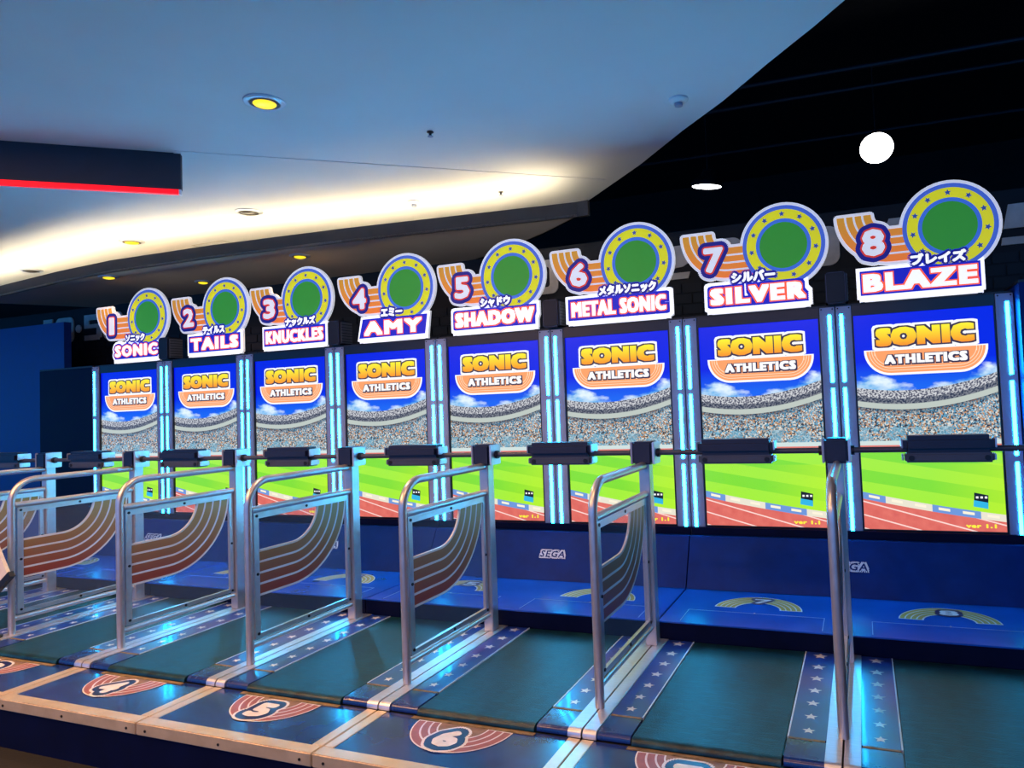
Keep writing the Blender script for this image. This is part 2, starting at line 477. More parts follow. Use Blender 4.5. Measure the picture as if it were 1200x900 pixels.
for x_, y_, w_, lab in ((2.6, -2.6, 3.2, 'added unseen light housing over the aisle left of the camera'), (6.0, -4.4, 3.0, 'added unseen light housing over the aisle behind the camera')):
    t = thing('fill_housing', (x_, y_, H1), lab, 'lamp', 'added light housings over the aisle')  # housing made up to go with the added aisle lights
    MB().box(-w_/2-0.03, w_/2+0.03, -0.28, 0.28, -0.03, 0.0, 0.004).build('housing', m_white, t)
    for s_ in (-1, 1): MB().box(-w_/2-0.03, w_/2+0.03, *sorted((s_*0.26, s_*0.28)), -0.05, -0.03).build('side_rim', m_white, t)

def detector(x, y, r, label):
    x, y = up3(x, y)
    t = thing('smoke_detector', (x, y, H1), label, 'smoke detector', 'ceiling detectors')
    MB().lathe([(r, 0), (r, -0.01), (r*0.8, -0.022), (r*0.45, -0.026)], n=20).build('base', m_white, t, smooth=True)
    MB().lathe([(r*0.42, -0.026), (r*0.4, -0.045), (r*0.2, -0.05)], n=16).build('sensor', m_plate, t, smooth=True)
detector(6.318, 0.653, 0.06, 'small round detector near the curved edge of the white ceiling')
detector(4.06, 1.53, 0.055, 'small round detector in the warm lit ceiling by the cove')
def sprinkler(x, y, label):
    x, y = up3(x, y)
    t = thing('sprinkler', (x, y, H1), label, 'sprinkler', 'ceiling sprinklers')
    MB().lathe([(0.022, 0), (0.022, -0.006), (0.008, -0.01), (0.008, -0.03)], n=12).build('stem', m_screw, t)
    MB().lathe([(0.018, -0.03), (0.018, -0.034)], n=12).build('deflector', m_plate, t)
sprinkler(4.93, 0.45, 'tiny sprinkler head in the middle of the blue ceiling')
sprinkler(4.75, 1.62, 'tiny sprinkler head in the warm lit strip of ceiling')
hb = MB()
hx, hy = up3(1.55, 1.72)
for p, q in (((0, 0), (0.42, 0)), ((0.42, 0), (0.42, 0.42)), ((0.42, 0.42), (0, 0.42)), ((0, 0.42), (0, 0))):
    A_ = (hx+min(p[0], q[0])-0.006, hx+max(p[0], q[0])+0.006); B_ = (hy+min(p[1], q[1])-0.006, hy+max(p[1], q[1])+0.006)
    hb.box(A_[0], A_[1], B_[0], B_[1], H1-0.003, H1+0.001)
hb.build('access_hatch_frame', mat('hatch_frame', lin(190, 186, 176), 0.5), cw, cw.location)

# tilted round floodlights under the black ceiling
m_lampw = glow('white_lamp_glow', (1.0, 0.97, 0.92, 1), 9.0)
def flood(x, y, z, r, aim, label):
    t = thing('hanging_floodlight', (x, y, z), label, 'lamp', 'round lamps hanging in the black ceiling')
    q = Vector(aim).to_track_quat('Z', 'Y').to_matrix().to_4x4()
    MB().lathe([(r, 0.0), (r*0.97, 0.004)], n=32, M=q).build('diffuser', m_lampw, t)
    MB().lathe([(r*1.04, 0.003), (r*1.04, -0.03), (r*0.9, -0.08), (r*0.45, -0.14), (r*0.3, -0.22)], n=28, M=q).build('reflector', m_black, t, smooth=True)
    e = q @ Vector((0, 0, -0.2))
    MB().tube([e, (e.x, e.y, 5.3-z)], 0.008, 6).build('stem', m_black, t)
flood(7.448, 5.97, 4.2, 0.19, (0.0, -0.78, -0.62), 'bright round lamp in the black ceiling above the sign numbered eight')
flood(5.32, 6.49, 4.2, 0.2, (-0.12, 0.10, -1), 'thin tilted round lamp in the black ceiling above the sign numbered seven')
flood(9.19, 5.83, 4.2, 0.19, (-0.2, -0.7, -0.7), 'round lamp cut by the right edge of the photo')
for i, (y, z) in enumerate(((4.4, 4.6), (5.4, 4.8), (7.2, 4.9))):
    cd = MB().tube([(3.5, y, z), (15.5, y+0.6, z)], 0.025, 8).build('ceiling_conduit', mat('dark_conduit', lin(24, 26, 40), 0.5), None, (9, y, z))
    tag(cd, ['thin dark conduit under the black ceiling, nearest of three', 'thin dark conduit under the black ceiling, middle of three', 'thin dark conduit under the black ceiling, farthest of three'][i], 'conduit', 'conduits under the black ceiling')

# blue partition left of the cabinets
wl = MB().box(-9, -1.28, 2.4, 2.48, FL, 2.49).build('wall_left', mat('blue_partition_paint', lin(6, 60, 140), 0.5, var=0.1), None, (-4, 2.4, FL)); tag(wl, kind='structure')
ep = thing('end_panel', (-0.4, 1.9, FL), 'dark navy panel closing the row left of the first screen', 'panel')
MB().box(-0.81, -0.004, 1.86, 2.2, FL, 1.885, 0.004).build('board', m_navyd, ep, ep.location)
MB().box(-0.81, -0.004, 1.862, 2.2, 1.886, 1.9).build('cap', m_black, ep, ep.location)
ep = thing('end_panel', (8.1, 1.8, FL), 'navy side panel closing the row right of the eighth screen', 'panel')
MB().box(8.006, 8.3, 1.72, 2.2, FL, 1.925, 0.006).build('board', m_navy, ep, ep.location)
MB().box(8.006, 8.3, 1.725, 2.2, 1.926, 1.94).build('cap', m_black, ep, ep.location)

# big grey figures and slabs fixed to the dark wall
m_wl = mat('grey_wall_figure', lin(205, 196, 186), 0.5, var=0.2, nscale=6)
def wall_figure(shape, label, name='wall_figure'):
    x = sum(p[0] for p in shape[0])/len(shape[0])
    o = front(shape, 2.985, 0.014).build(name, m_wl, None, (x, 2.99, 2.35))
    tag(o, label, 'wall letter', 'grey figures on the dark wall')
def slabring(x0, x1, y0, y1, w, r):
    o_, _ = rrect(x0, x1, y0, y1, r); i_, _ = rrect(x0+w, x1-w, y0+w*0.75, y1-w*0.75, r*0.4); n = len(o_)
    return o_+i_, [(k, (k+1) % n, n+(k+1) % n, n+k) for k in range(n)]
def figure(cells, x0, y0, w, h):
    return merge(*[rect(x0+a*w, x0+b*w, y0+c*h, y0+d*h) for a, b, c, d in cells])
zb, zt = 2.352, 2.668
wall_figure(merge(rect(-2.52, -2.43, zb, zt), rect(-2.6, -2.52, zt-0.09, zt)), 'grey figure 1 on the dark wall, mostly behind the blue partition')
wall_figure(slabring(-2.36, -2.03, zb, zt, 0.085, 0.07), 'grey figure 0 on the dark wall beside the blue partition')
wall_figure(sector(-1.94, 2.51, 0.0, 0.05, 0, 360, 16), 'grey round dot between the two grey figures on the dark wall')
wall_figure(figure([(0, 1, 0.78, 1), (0, 0.27, 0.5, 0.78), (0, 0.85, 0.47, 0.62), (0.72, 1, 0.08, 0.58), (0, 0.85, 0, 0.2)], -1.83, zb, 0.31, zt-zb), 'grey figure 5 on the dark wall left of the sign numbered one')
wall_figure(slabring(-1.49, -1.15, zb, zt, 0.085, 0.07), 'second grey figure 0 on the dark wall, behind the sign numbered one')
wall_figure(slabring(4.24, 4.59, zb, zt, 0.085, 0.07), 'grey rounded slab on the dark wall between signs five and six')
sh = [(5.55, 2.45), (5.76, 2.47), (5.81, 2.5), (5.83, 2.62), (5.79, 2.655), (5.55, 2.65)]
wall_figure(merge((sh, [tuple(range(6))]), ([(5.5, 2.365), (5.80, 2.365), (5.82, 2.42), (5.5, 2.42)], [(0, 1, 2, 3)])), 'grey slab with a bar under it on the wall between signs six and seven')
wall_figure(rrect(5.93, 6.27, zb, zt, 0.08), 'grey rounded slab on the wall behind the sign numbered seven')
wall_figure(rrect(6.72, 7.03, zb, zt, 0.08), 'grey rounded slab on the wall between signs seven and eight')
wall_figure(([(7.28, zb+0.06), (7.4, zb+0.06), (7.52, zt), (7.4, zt)], [(0, 1, 2, 3)]), 'slanted grey slab on the wall behind the sign numbered eight')
wall_figure(merge(([(8.17, 2.49), (8.62, 2.49), (8.62, zt), (8.21, zt)], [(0, 1, 2, 3)]), ([(8.15, 2.37), (8.62, 2.37), (8.62, 2.425), (8.16, 2.425)], [(0, 1, 2, 3)])), 'grey slab over a bar on the wall right of the sign numbered eight')

# ------------------------------------------------------------------ treadmill (one per lane, local origin = left divider, z 0 = running surface)
def arc_pts(cy, cz, r, a0, a1, n=6):
    return [(cy+r*math.cos(math.radians(a0+(a1-a0)*i/n)), cz+r*math.sin(math.radians(a0+(a1-a0)*i/n))) for i in range(n+1)]
def sweep_x(x0, x1, prof):
    n = len(prof); mb = MB()
    mb.add([(x0, y, z) for y, z in prof]+[(x1, y, z) for y, z in prof], [(i, n+i, n+i+1, i+1) for i in range(n-1)])
    mb.f += [tuple(range(n)), tuple(range(2*n-1, n-1, -1))]
    return mb
ST = -0.03
star_me = flat(star2(0, 0, 0.033), 0.0)
def make_treadmill():
    t = thing('treadmill', (0, 0, 0), 'treadmill', 'treadmill', 'treadmill lanes')
    MB().box(0.01, 0.99, -0.165, 0.92, FL, -0.012).box(0.01, 0.99, -0.2268, -0.166, FL, ST-0.001).build('base', m_black, t)
    prof = [(0.925, -0.012)]+[(0.925, 0.0)]+[(-0.2, 0.0)]+arc_pts(-0.2, -0.0125, 0.0125, 90, 90, 1)[1:]+[(-0.210, -0.0015), (-0.220, -0.007), (-0.2258, -0.015), (-0.227, -0.0255)]
    sweep_x(0.213, 0.787, prof+[(-0.165, -0.0255)]).build('belt', m_belt, t, smooth=True)
    for s in (0, 1):
        X = lambda q: q if s == 0 else 1-q
        xa, xb = sorted((X(0.063), X(0.205)))
        stp = MB().box(xa, xb, -0.038, 0.925, -0.012, 0.002).build('star_strip', m_strip, t)
        for k in range(7):
            yy = 0.03+k*0.127+0.0022*k*k
            if s == 0 and k == 0:
                st = MB().add(star_me.v, star_me.f).build('star', m_star, stp); make_treadmill.star = st
            else:
                st = share(make_treadmill.star, stp)
            st.location = (X(0.132), yy, 0.0026); g = 0.8+0.055*k; st.scale = (g, g, 1)
        eg = MB().box(X(0.205)-0.003, X(0.205)+0.003, -0.038, 0.925, -0.01, 0.0035).build('edge_strip', m_pale, stp)
        pr = [(-0.052, -0.012), (-0.052, 0.001)]+[(-0.195, 0.001)]+arc_pts(-0.195, -0.02, 0.021, 90, 180, 5)[1:]+[(-0.216, ST+0.004), (-0.165, ST+0.004)]
        sweep_x(xa, xb, pr).build('foot_pad', m_footpad, t, smooth=True)
        MB().box(xa+0.004, xb-0.004, -0.052, -0.038, -0.01, 0.0025).build('tape_joint', m_tape, t)
        ra, rb = sorted((X(0.004), X(0.062)))
        pr = [(0.925, -0.012), (0.925, 0.006)]+[(-0.2, 0.006)]+arc_pts(-0.2, -0.018, 0.024, 90, 180, 5)[1:]+[(-0.224, ST+0.004), (-0.165, ST+0.004)]
        sweep_x(ra, rb, pr).build('metal_rail', m_alu, t, smooth=True)
    return t
tm = make_treadmill()
for n in range(1, 9):
    o = tm if n == 1 else copy_tree(tm)
    o.location = (n-1, 0, 0)
    o['label'] = '%s treadmill from the left, green belt between blue star strips' % ORD[n]

# ------------------------------------------------------------------ entry steps in front of the belts
def emblem_front(n, root):
    cx, cy, R = 0.478, -0.258, 0.23
    e = flat(sector(cx, cy, 0.0, R, 180, 360, 28), ST+0.0032).build('emblem', m_emw, root, (0, 0, 0))
    for k, (r0_, r1_) in enumerate(((0.192, 0.224), (0.155, 0.184), (0.12, 0.147))):
        flat(sector(cx, cy, r0_, r1_, 182, 358, 26), ST+0.0038).build('stripe', m_salmon, e)
    flat(sector(cx, cy, 0, 0.113, 180, 360, 18), ST+0.0036).build('worn_centre', m_tan, e)
    dx, dy = cx-0.01, cy-0.122
    flat(shift2(fat(str(n), 0.09, 0.115, 0.056), dx, dy), ST+0.0042).build('number_border', m_emw, e)
    flat(shift2(fat(str(n), 0.09, 0.115, 0.044), dx, dy), ST+0.0050).build('number_outline', m_emn, e)
    flat(shift2(fat(str(n), 0.09, 0.115, 0.013), dx, dy), ST+0.0060).build('number', m_emw, e)
def make_step():
    t = thing('entry_step', (0, 0, 0), 'step', 'step', 'entry steps')
    MB().box(0.0, 1.0, -0.63, -0.2275, FL, ST-0.052).build('base', m_navyd, t)
    MB().box(0.055, 0.945, -0.578, -0.2275, ST-0.05, ST+0.001).build('top_panel', m_step, t)
    MB().box(0.002, 0.998, -0.642, -0.576, ST-0.052, ST+0.003, 0.004).build('front_trim', m_trim, t)
    for a_, b_ in ((0.003, 0.056), (0.944, 0.997)):
        MB().box(a_, b_, -0.5765, -0.2275, ST-0.05, ST+0.003, 0.002).build('side_trim', m_trim, t)
    MB().box(0.2, 0.8, -0.256, -0.232, ST, ST+0.005, 0.002).build('belt_lip', m_tape, t)
    sc = None
    for x in (0.06, 0.5, 0.94):
        if sc is None:
            sc = MB().lathe([(0.006, 0), (0.006, 0.003)], n=10, M=Matrix.Rotation(math.pi/2, 4, 'X')).build('screw', m_screw, t); sc.location = (x, -0.642, ST-0.028)
        else: share(sc, t, (x, -0.642, ST-0.028))
    return t
stp0 = make_step()
steps = []
for n in range(1, 9):
    o = stp0 if n == 1 else copy_tree(stp0)
    o.location = (n-1, 0, 0)
    o['label'] = 'blue entry step with metal trim and the number %s emblem' % NUM[n]
    steps.append(o)
for n, o in enumerate(steps, 1):
    emblem_front(n, o)

# ------------------------------------------------------------------ cabinets (two lanes each)
def make_cabinet(k):
    n0 = 2*k+1
    t = thing('game_cabinet', (2*k, 0, FL), 'navy cabinet with lit columns behind lanes %s and %s' % (NUM[n0], NUM[n0+1]), 'cabinet', 'two lane game cabinets')
    L = (0, 0, FL)
    MB().box(0.004, 1.996, 1.95, 2.25, FL, 1.885, 0.004).build('body', m_navyd, t, L)
    MB().box(0.004, 1.996, 1.88, 2.25, 1.887, 1.9, 0.003).build('top_cap', m_black, t, L)
    MB().prism([(0.004, 1.62, 0.102), (0.004, 1.79, 0.41), (0.004, 1.95, 0.41), (0.004, 1.95, 0.102)], (1.992, 0, 0)).build('kick_panel', m_navy, t, L)
    MB().box(0.004, 1.996, 1.83, 1.95, 0.412, 0.462).build('lower_band', m_navyd, t, L)
    pl = MB().box(0.004, 1.996, 0.932, 1.95, 0.092, 0.1, 0.002).build('rear_platform', m_plat, t, L)
    MB().box(0.004, 1.996, 0.938, 1.9, FL, 0.0915).build('platform_base', m_navyd, t, L)
    for q in (0, 1):
        fr = MB(); x0, x1, y0, y1 = q+0.12, q+0.88, 0.965, 1.185
        for a_ in ((x0, x1, y1-0.004, y1), (x0, x0+0.004, y0, y1), (x1-0.004, x1, y0, y1)):
            fr.box(a_[0], a_[1], a_[2], a_[3], 0.0995, 0.1012)
        fr.build('hatch_edge', mat('hatch_edge_shine', lin(90, 140, 210), 0.35), pl, L)  # bright shine of the hatch edges put into a lighter blue
        MB().lathe([(0.006, 0.1), (0.005, 0.103)], c=(q+0.5, 1.185, 0), n=10).build('latch', m_plate, pl, L)
        cx, cy, R = q+0.505, 1.265, 0.25
        e = flat(sector(cx, cy, 0.125, R, 2, 178, 28), 0.1012).build('arch_emblem', m_pale, pl, L)
        for i in range(4):
            r_ = 0.134+i*0.029
            flat(sector(cx, cy, r_, r_+0.022, 4, 176, 26), 0.1018).build('stripe', m_olive, pl, L)
        flat(shift2(fat(str(n0+q), 0.09, 0.085, 0.028), cx+0.01, cy+0.16), 0.1024).build('number_outline', m_emn, pl, L)
        flat(shift2(fat(str(n0+q), 0.09, 0.085, 0.0045), cx+0.01, cy+0.16), 0.1030).build('number', m_pale, pl, L)
    # maker's lettering on the sloping kick panel
    def slope(shape, off):
        s, c = 0.1700, 0.308; ln = math.hypot(s, c)
        return MB().add([(1.02+a, 1.62+(b/ln+0.5)*s-(off+h_)*c/ln, 0.102+(b/ln+0.5)*c+(off+h_)*s/ln) for a, b, h_ in map(p3, shape[0])], shape[1])
    lo = slope(shift2(fat('SEGA', 0.185, 0.043, 0.011, square=True, shear=0.15), 0, 0.012), 0.002).build('maker_lettering', m_pale, t, L)
    slope(shift2(fat('SEGA', 0.185, 0.043, 0.0012, square=True, shear=0.15), 0, 0.012), 0.003).build('inline', m_navy, lo, L)
    # lit columns
    first = None
    for xi, (xc, led) in enumerate(((0.0505, 0.036), (0.9505, 0.964), (1.0505, 1.036), (1.9505, 1.964))):
        hw = 0.0465
        c = MB().box(xc-hw, xc+hw, 1.85, 1.96, 0.366, 1.884, 0.002).build('light_column', m_plate, t, L)
        for z0, z1 in ((0.462, 0.886), (0.925, 1.364), (1.402, 1.834)):
            MB().box(led-0.0095, led+0.0095, 1.8475, 1.852, z0, z1, 0.001).build('led_strip', m_led, c, L)
        for dx_ in (-0.034, 0.034):
            for z_ in (0.378, 1.872):
                MB().lathe([(0.005, 0), (0.005, 0.003)], c=(xc+dx_, 1.85, z_), n=8, M=Matrix.Rotation(math.pi/2, 4, 'X')).build('screw', m_screw, c, L)
    return t
for k in range(4): make_cabinet(k)

# ------------------------------------------------------------------ screens
SX0, SW, SZ0, SH = 0.1075, 0.785, 0.472, 1.346
def screen_mat():
    m = bpy.data.materials.new('screen_picture'); m.use_nodes = True
    t = m.node_tree; b = t.nodes['Principled BSDF']
    x, y, z, v_ = xyz(t)
    u = x*(1/SW); v = z*(1/SH)
    uv = comb(t, u, v*1.72, 0.0)
    # sky and clouds
    c = mixc(t, v.step(0.66, 0.78), lin(24, 96, 235), lin(0, 20, 222))
    nz = noise(t, 7, 6, comb(t, u*0.8, v*2.4, 0.0))
    top = (0.74-(u-0.12).abs()*0.3)
    top2 = (0.66+(u-0.55)*0.2)
    msk = ((nz-0.5)*0.16+top-v).step(0.0, 0.035)
    msk2 = ((nz-0.5)*0.14+top2-v).step(0.0, 0.03)
    mk = msk._op('MAXIMUM', msk2)
    cl = mixc(t, nz.step(0.35, 0.62), lin(70, 165, 225), lin(225, 240, 250))
    c = mixc(t, mk, c, cl)
    # stadium roof
    du = (u-0.42).abs()
    vr = du*du*0.16+0.64+(u-0.42)*0.02
    inr = v.lt(vr)
    tr = noise(t, 40, 2, comb(t, u*1.6, (v-vr)*3.2, 0.0))
    roof = mixc(t, tr.step(0.47, 0.53), lin(86, 84, 92), lin(205, 205, 205))
    roof = mixc(t, (vr-v).step(0.035, 0.04), roof, mixc(t, tr.step(0.42, 0.6), lin(40, 40, 50), lin(130, 130, 132)))
    roof = mixc(t, (vr-v).step(0.06, 0.064), roof, lin(188, 196, 184))
    c = mixc(t, inr, c, roof)
    # crowd
    vt = vr-0.088
    vo = t.nodes.new('ShaderNodeTexVoronoi'); vo.inputs['Scale'].default_value = 105
    t.links.new(comb(t, u, v*1.72, 0.0).k, vo.inputs['Vector'])
    sp = t.nodes.new('ShaderNodeSeparateColor'); t.links.new(vo.outputs['Color'], sp.inputs[0])
    a_, b_, c_ = (E(t, sp.outputs[i]) for i in range(3))
    cr = mixc(t, a_.step(0.25, 0.8), lin(44, 52, 60), lin(215, 220, 215))
    cr = mixc(t, b_.gt(0.80), cr, lin(196, 140, 84)); cr = mixc(t, c_.gt(0.78), cr, lin(90, 150, 180))
    cr = mixc(t, (vt-v).step(0.03, 0.0)*0.75, cr, lin(24, 26, 34))
    cr = mixc(t, (v.lt(0.47))*((noise(t, 9, 2, uv)).gt(0.5))*0.55, cr, lin(120, 180, 205))
    c = mixc(t, v.lt(vt), c, cr)
    # perimeter wall, far track
    c = mixc(t, v.lt(0.408), c, lin(206, 222, 218))
    c = mixc(t, v.lt(0.388), c, lin(222, 120, 104))
    c = mixc(t, v.lt(0.374), c, lin(240, 244, 226))
    # grass
    st = ((v*9.0+u*0.9).frac()).gt(0.5)
    gr = mixc(t, st, lin(128, 222, 44), lin(162, 236, 52))
    gr = mixc(t, u.step(0.5, 1.0)*v.lt(0.3)*0.6, gr, lin(190, 240, 20))
    c = mixc(t, v.lt(0.366), c, gr)
    # boards and near track
    vf = 0.172-u*0.125+(u*u)*0.028
    ad = noise(t, 1, 0, comb(t, (u*6.0)._op('FLOOR')*3.7, 1.3, 0.0))
    bc = mixc(t, ad.gt(0.5), lin(232, 226, 206), lin(110, 150, 215)); bc = mixc(t, ad.gt(0.6), bc, lin(120, 210, 140))
    sf = (u*6.0).frac()
    bc = mixc(t, (sf-0.5).abs().lt(0.24)*(((vf-v)-0.014).abs().lt(0.006)), bc, lin(250, 240, 215))
    c = mixc(t, v.lt(vf), c, bc)
    ln = ((v*16.0+u*2.6).frac()).lt(0.10)
    trk = mixc(t, ln, mixc(t, noise(t, 12, 3, uv), lin(206, 84, 76), lin(236, 128, 112)), lin(252, 214, 206))
    c = mixc(t, v.lt(vf-0.032), c, trk)
    b.inputs['Base Color'].default_value = (0.002, 0.002, 0.004, 1)
    b.inputs['Roughness'].default_value = 0.25
    t.links.new(c.k, b.inputs['Emission Color'])
    b.inputs['Emission Strength'].default_value = 1.05
    return m
m_screen = screen_mat()
def sg(name, c): return glow(name, c, 1.05)
g_white = sg('screen_white', lin(250, 250, 250)); g_navy = sg('screen_navy', lin(52, 40, 66)); g_org = sg('screen_orange', lin(252, 160, 96))
g_lorg = sg('screen_pale_orange', lin(255, 222, 190)); g_blk = sg('screen_black', lin(20, 24, 34)); g_cy = sg('screen_cyan', lin(50, 180, 226)); g_yel = sg('screen_yellow', lin(250, 236, 60))
def gold_mat():
    m = bpy.data.materials.new('screen_gold'); m.use_nodes = True
    t = m.node_tree; b = t.nodes['Principled BSDF']; q = xyz(t)
    cc = mixc(t, (q[2]*(1/SH)).step(0.845, 0.93), lin(246, 140, 24), lin(255, 240, 40))
    b.inputs['Base Color'].default_value = (0, 0, 0, 1)
    t.links.new(cc.k, b.inputs['Emission Color']); b.inputs['Emission Strength'].default_value = 1.05
    return m
g_gold = gold_mat()
def tray(d, lift=0.0):
    """half stadium running track shape of the title, grown by d; 2D screen metres"""
    x0, x1, y1, r = 0.085*SW-d, 0.935*SW+d, 0.826*SH+d*0.6, 0.118*SW*0+0.105*SH+d
    vs = [(x1, y1)]
    y0 = 0.722*SH-d
    cxl, cxr, cyy = x0+r, x1-r, y0+r
    vs = [(x0, y1)]+[(cxl+r*math.cos(math.radians(a)), cyy+r*math.sin(math.radians(a))) for a in range(180, 271, 9)]+[(cxr+r*math.cos(math.radians(a)), cyy+r*math.sin(math.radians(a))) for a in range(270, 361, 9)]+[(x1, y1)]
    return vs, [tuple(range(len(vs)))]
def tray_line(d, w):
    a_ = tray(d)[0]; b_ = tray(d-w)[0]; n = len(a_)
    a_ = list(a_); b_ = list(b_)
    b_[0] = (b_[0][0], a_[0][1]); b_[-1] = (b_[-1][0], a_[-1][1])
    return a_+b_, [(i, i+1, n+i+1, n+i) for i in range(n-1)]
def make_monitor():
    t = thing('game_screen', (0, 0, 0), 'screen', 'screen', 'portrait game screens')
    L = (SX0, 1.87, SZ0)
    fr = MB()
    x0, x1, z0, z1 = SX0, SX0+SW, SZ0, SZ0+SH
    for q in ((0.1, x0, 0.464, 1.884), (x1, 0.9, 0.464, 1.884), (x0, x1, 0.464, z0), (x0, x1, z1, 1.884)):
        fr.box(q[0], q[1], 1.858, 1.945, q[2], q[3])
    fr.build('bezel', m_bezel, t, L)
    s = MB().box(0, SW, 0, 0.05, 0, SH).build('display', m_screen, t)
    y = -0.001
    sonic = lambda d: shift2(fat('SONICT', 0.665*SW, 0.096, d, square=True, by=d-0.0055), 0.512*SW, 0.890*SH)
    ath = lambda d: shift2(fat('ATHLETICS', 0.575*SW, 0.05, d, square=True, by=d-0.0025), 0.512*SW, 0.785*SH)
    lg = front(merge(tray(0.014), sonic(0.038)), y).build('title_backing', g_white, s)
    front(tray(0.0), y-0.0012).build('title_track', g_org, s)
    for i in range(3):
        front(tray_line(-0.014-0.016*i, 0.004), y-0.0018).build('title_track_line', g_lorg, s)
    front(sonic(0.0245), y-0.0024).build('title_letter_outline', g_navy, s)
    front(sonic(0.0155), y-0.0032).build('title_letters', g_gold, s)
    front(shift2(ath(0.0135), 0.003, -0.003), y-0.0036).build('subtitle_outline', g_navy, s)
    front(ath(0.0068), y-0.0044).build('subtitle_letters', g_white, s)
    sb = merge(([(0.79*SW, 0.115*SH), (0.885*SW, 0.105*SH), (0.89*SW, 0.16*SH), (0.795*SW, 0.172*SH)], [(0, 1, 2, 3)]))
    front(sb, y).build('scoreboard', g_blk, s)
    front(([(0.785*SW, 0.11*SH), (0.885*SW, 0.10*SH), (0.885*SW, 0.128*SH), (0.79*SW, 0.138*SH)], [(0, 1, 2, 3)]), y-0.0008).build('scoreboard_base', g_cy, s)
    front(merge(*[rect((0.805+0.03*i)*SW, (0.822+0.03*i)*SW, 0.146*SH, 0.155*SH) for i in range(3)]), y-0.0012).build('scoreboard_lights', g_white, s)
    front(shift2(fat('ver 1.1', 0.2*SW, 0.014*SH, 0.003), 0.83*SW, 0.024*SH), y).build('version_text', g_yel, s)
    return t
mon = make_monitor()
for n in range(1, 9):
    o = mon if n == 1 else copy_tree(mon)
    o.location = (n-1+SX0, 1.87, SZ0)
    o['label'] = 'lit portrait game screen showing a stadium, below the sign numbered %s' % NUM[n]

# ------------------------------------------------------------------ header signs
E1, E2 = 0.6, 0.52
def sm(name, c, e, r=0.45): return mat(name, c, r, emit=e, var=0.02)
s_white = sm('sign_white_lit', lin(246, 246, 250), 1.0); s_whited = sm('sign_white', lin(232, 232, 236), E2)
s_blue = sm('sign_blue', lin(26, 30, 190), E1); s_navy = sm('sign_navy', lin(26, 26, 130), E2); s_red = sm('sign_red', lin(232, 62, 40), E2)
s_orl = sm('sign_orange_red_lit', lin(250, 92, 48), 0.9); s_num = sm('sign_number_white', lin(232, 234, 238), E2*1.2)
s_yel = sm('sign_yellow', lin(240, 232, 20), E2); s_rb = sm('sign_ring_blue', lin(74, 108, 206), E2); s_rbd = sm('sign_ring_blue_inner', lin(66, 116, 216), E2)
s_grn = sm('sign_green', lin(54, 150, 44), E2); s_star = sm('sign_star_blue', lin(52, 88, 176), E2*0.7)
s_arc = grad_mat('sign_track_print', 2, 0.22, 0.55, lin(250, 124, 44), lin(206, 146, 36), 0.45, E2*1.2)
s_letter = sm('sign_letter_white_lit', lin(252, 250, 250), 0.85)
SIGN = {  # dx of track arc, ring centre x, name plate x0, x1, lettering width, caption x, caption width, plate style
    1: (0.035, 0.275, -0.20, 0.444, 0.56, 0.115, 0.25, 'blob'),
    2: (0.07, 0.272, -0.20, 0.475, 0.56, 0.135, 0.26, 'rect'),
    3: (0.045, 0.21, -0.29, 0.43, 0.62, 0.14, 0.32, 'rect'),
    4: (0.02, 0.225, -0.25, 0.44, 0.54, 0.09, 0.2, 'trap'),
    5: (0.005, 0.19, -0.35, 0.41, 0.66, 0.045, 0.25, 'blob'),
    6: (-0.01, 0.18, -0.365, 0.43, 0.70, 0.11, 0.42, 'rectblob'),
    7: (-0.014, 0.20, -0.335, 0.365, 0.60, -0.005, 0.28, 'blob'),
    8: (0.0, 0.187, -0.36, 0.36, 0.62, 0.113, 0.3, 'rect')}
def dil(shape, d, n=12): return spread(shape, d, d, n)
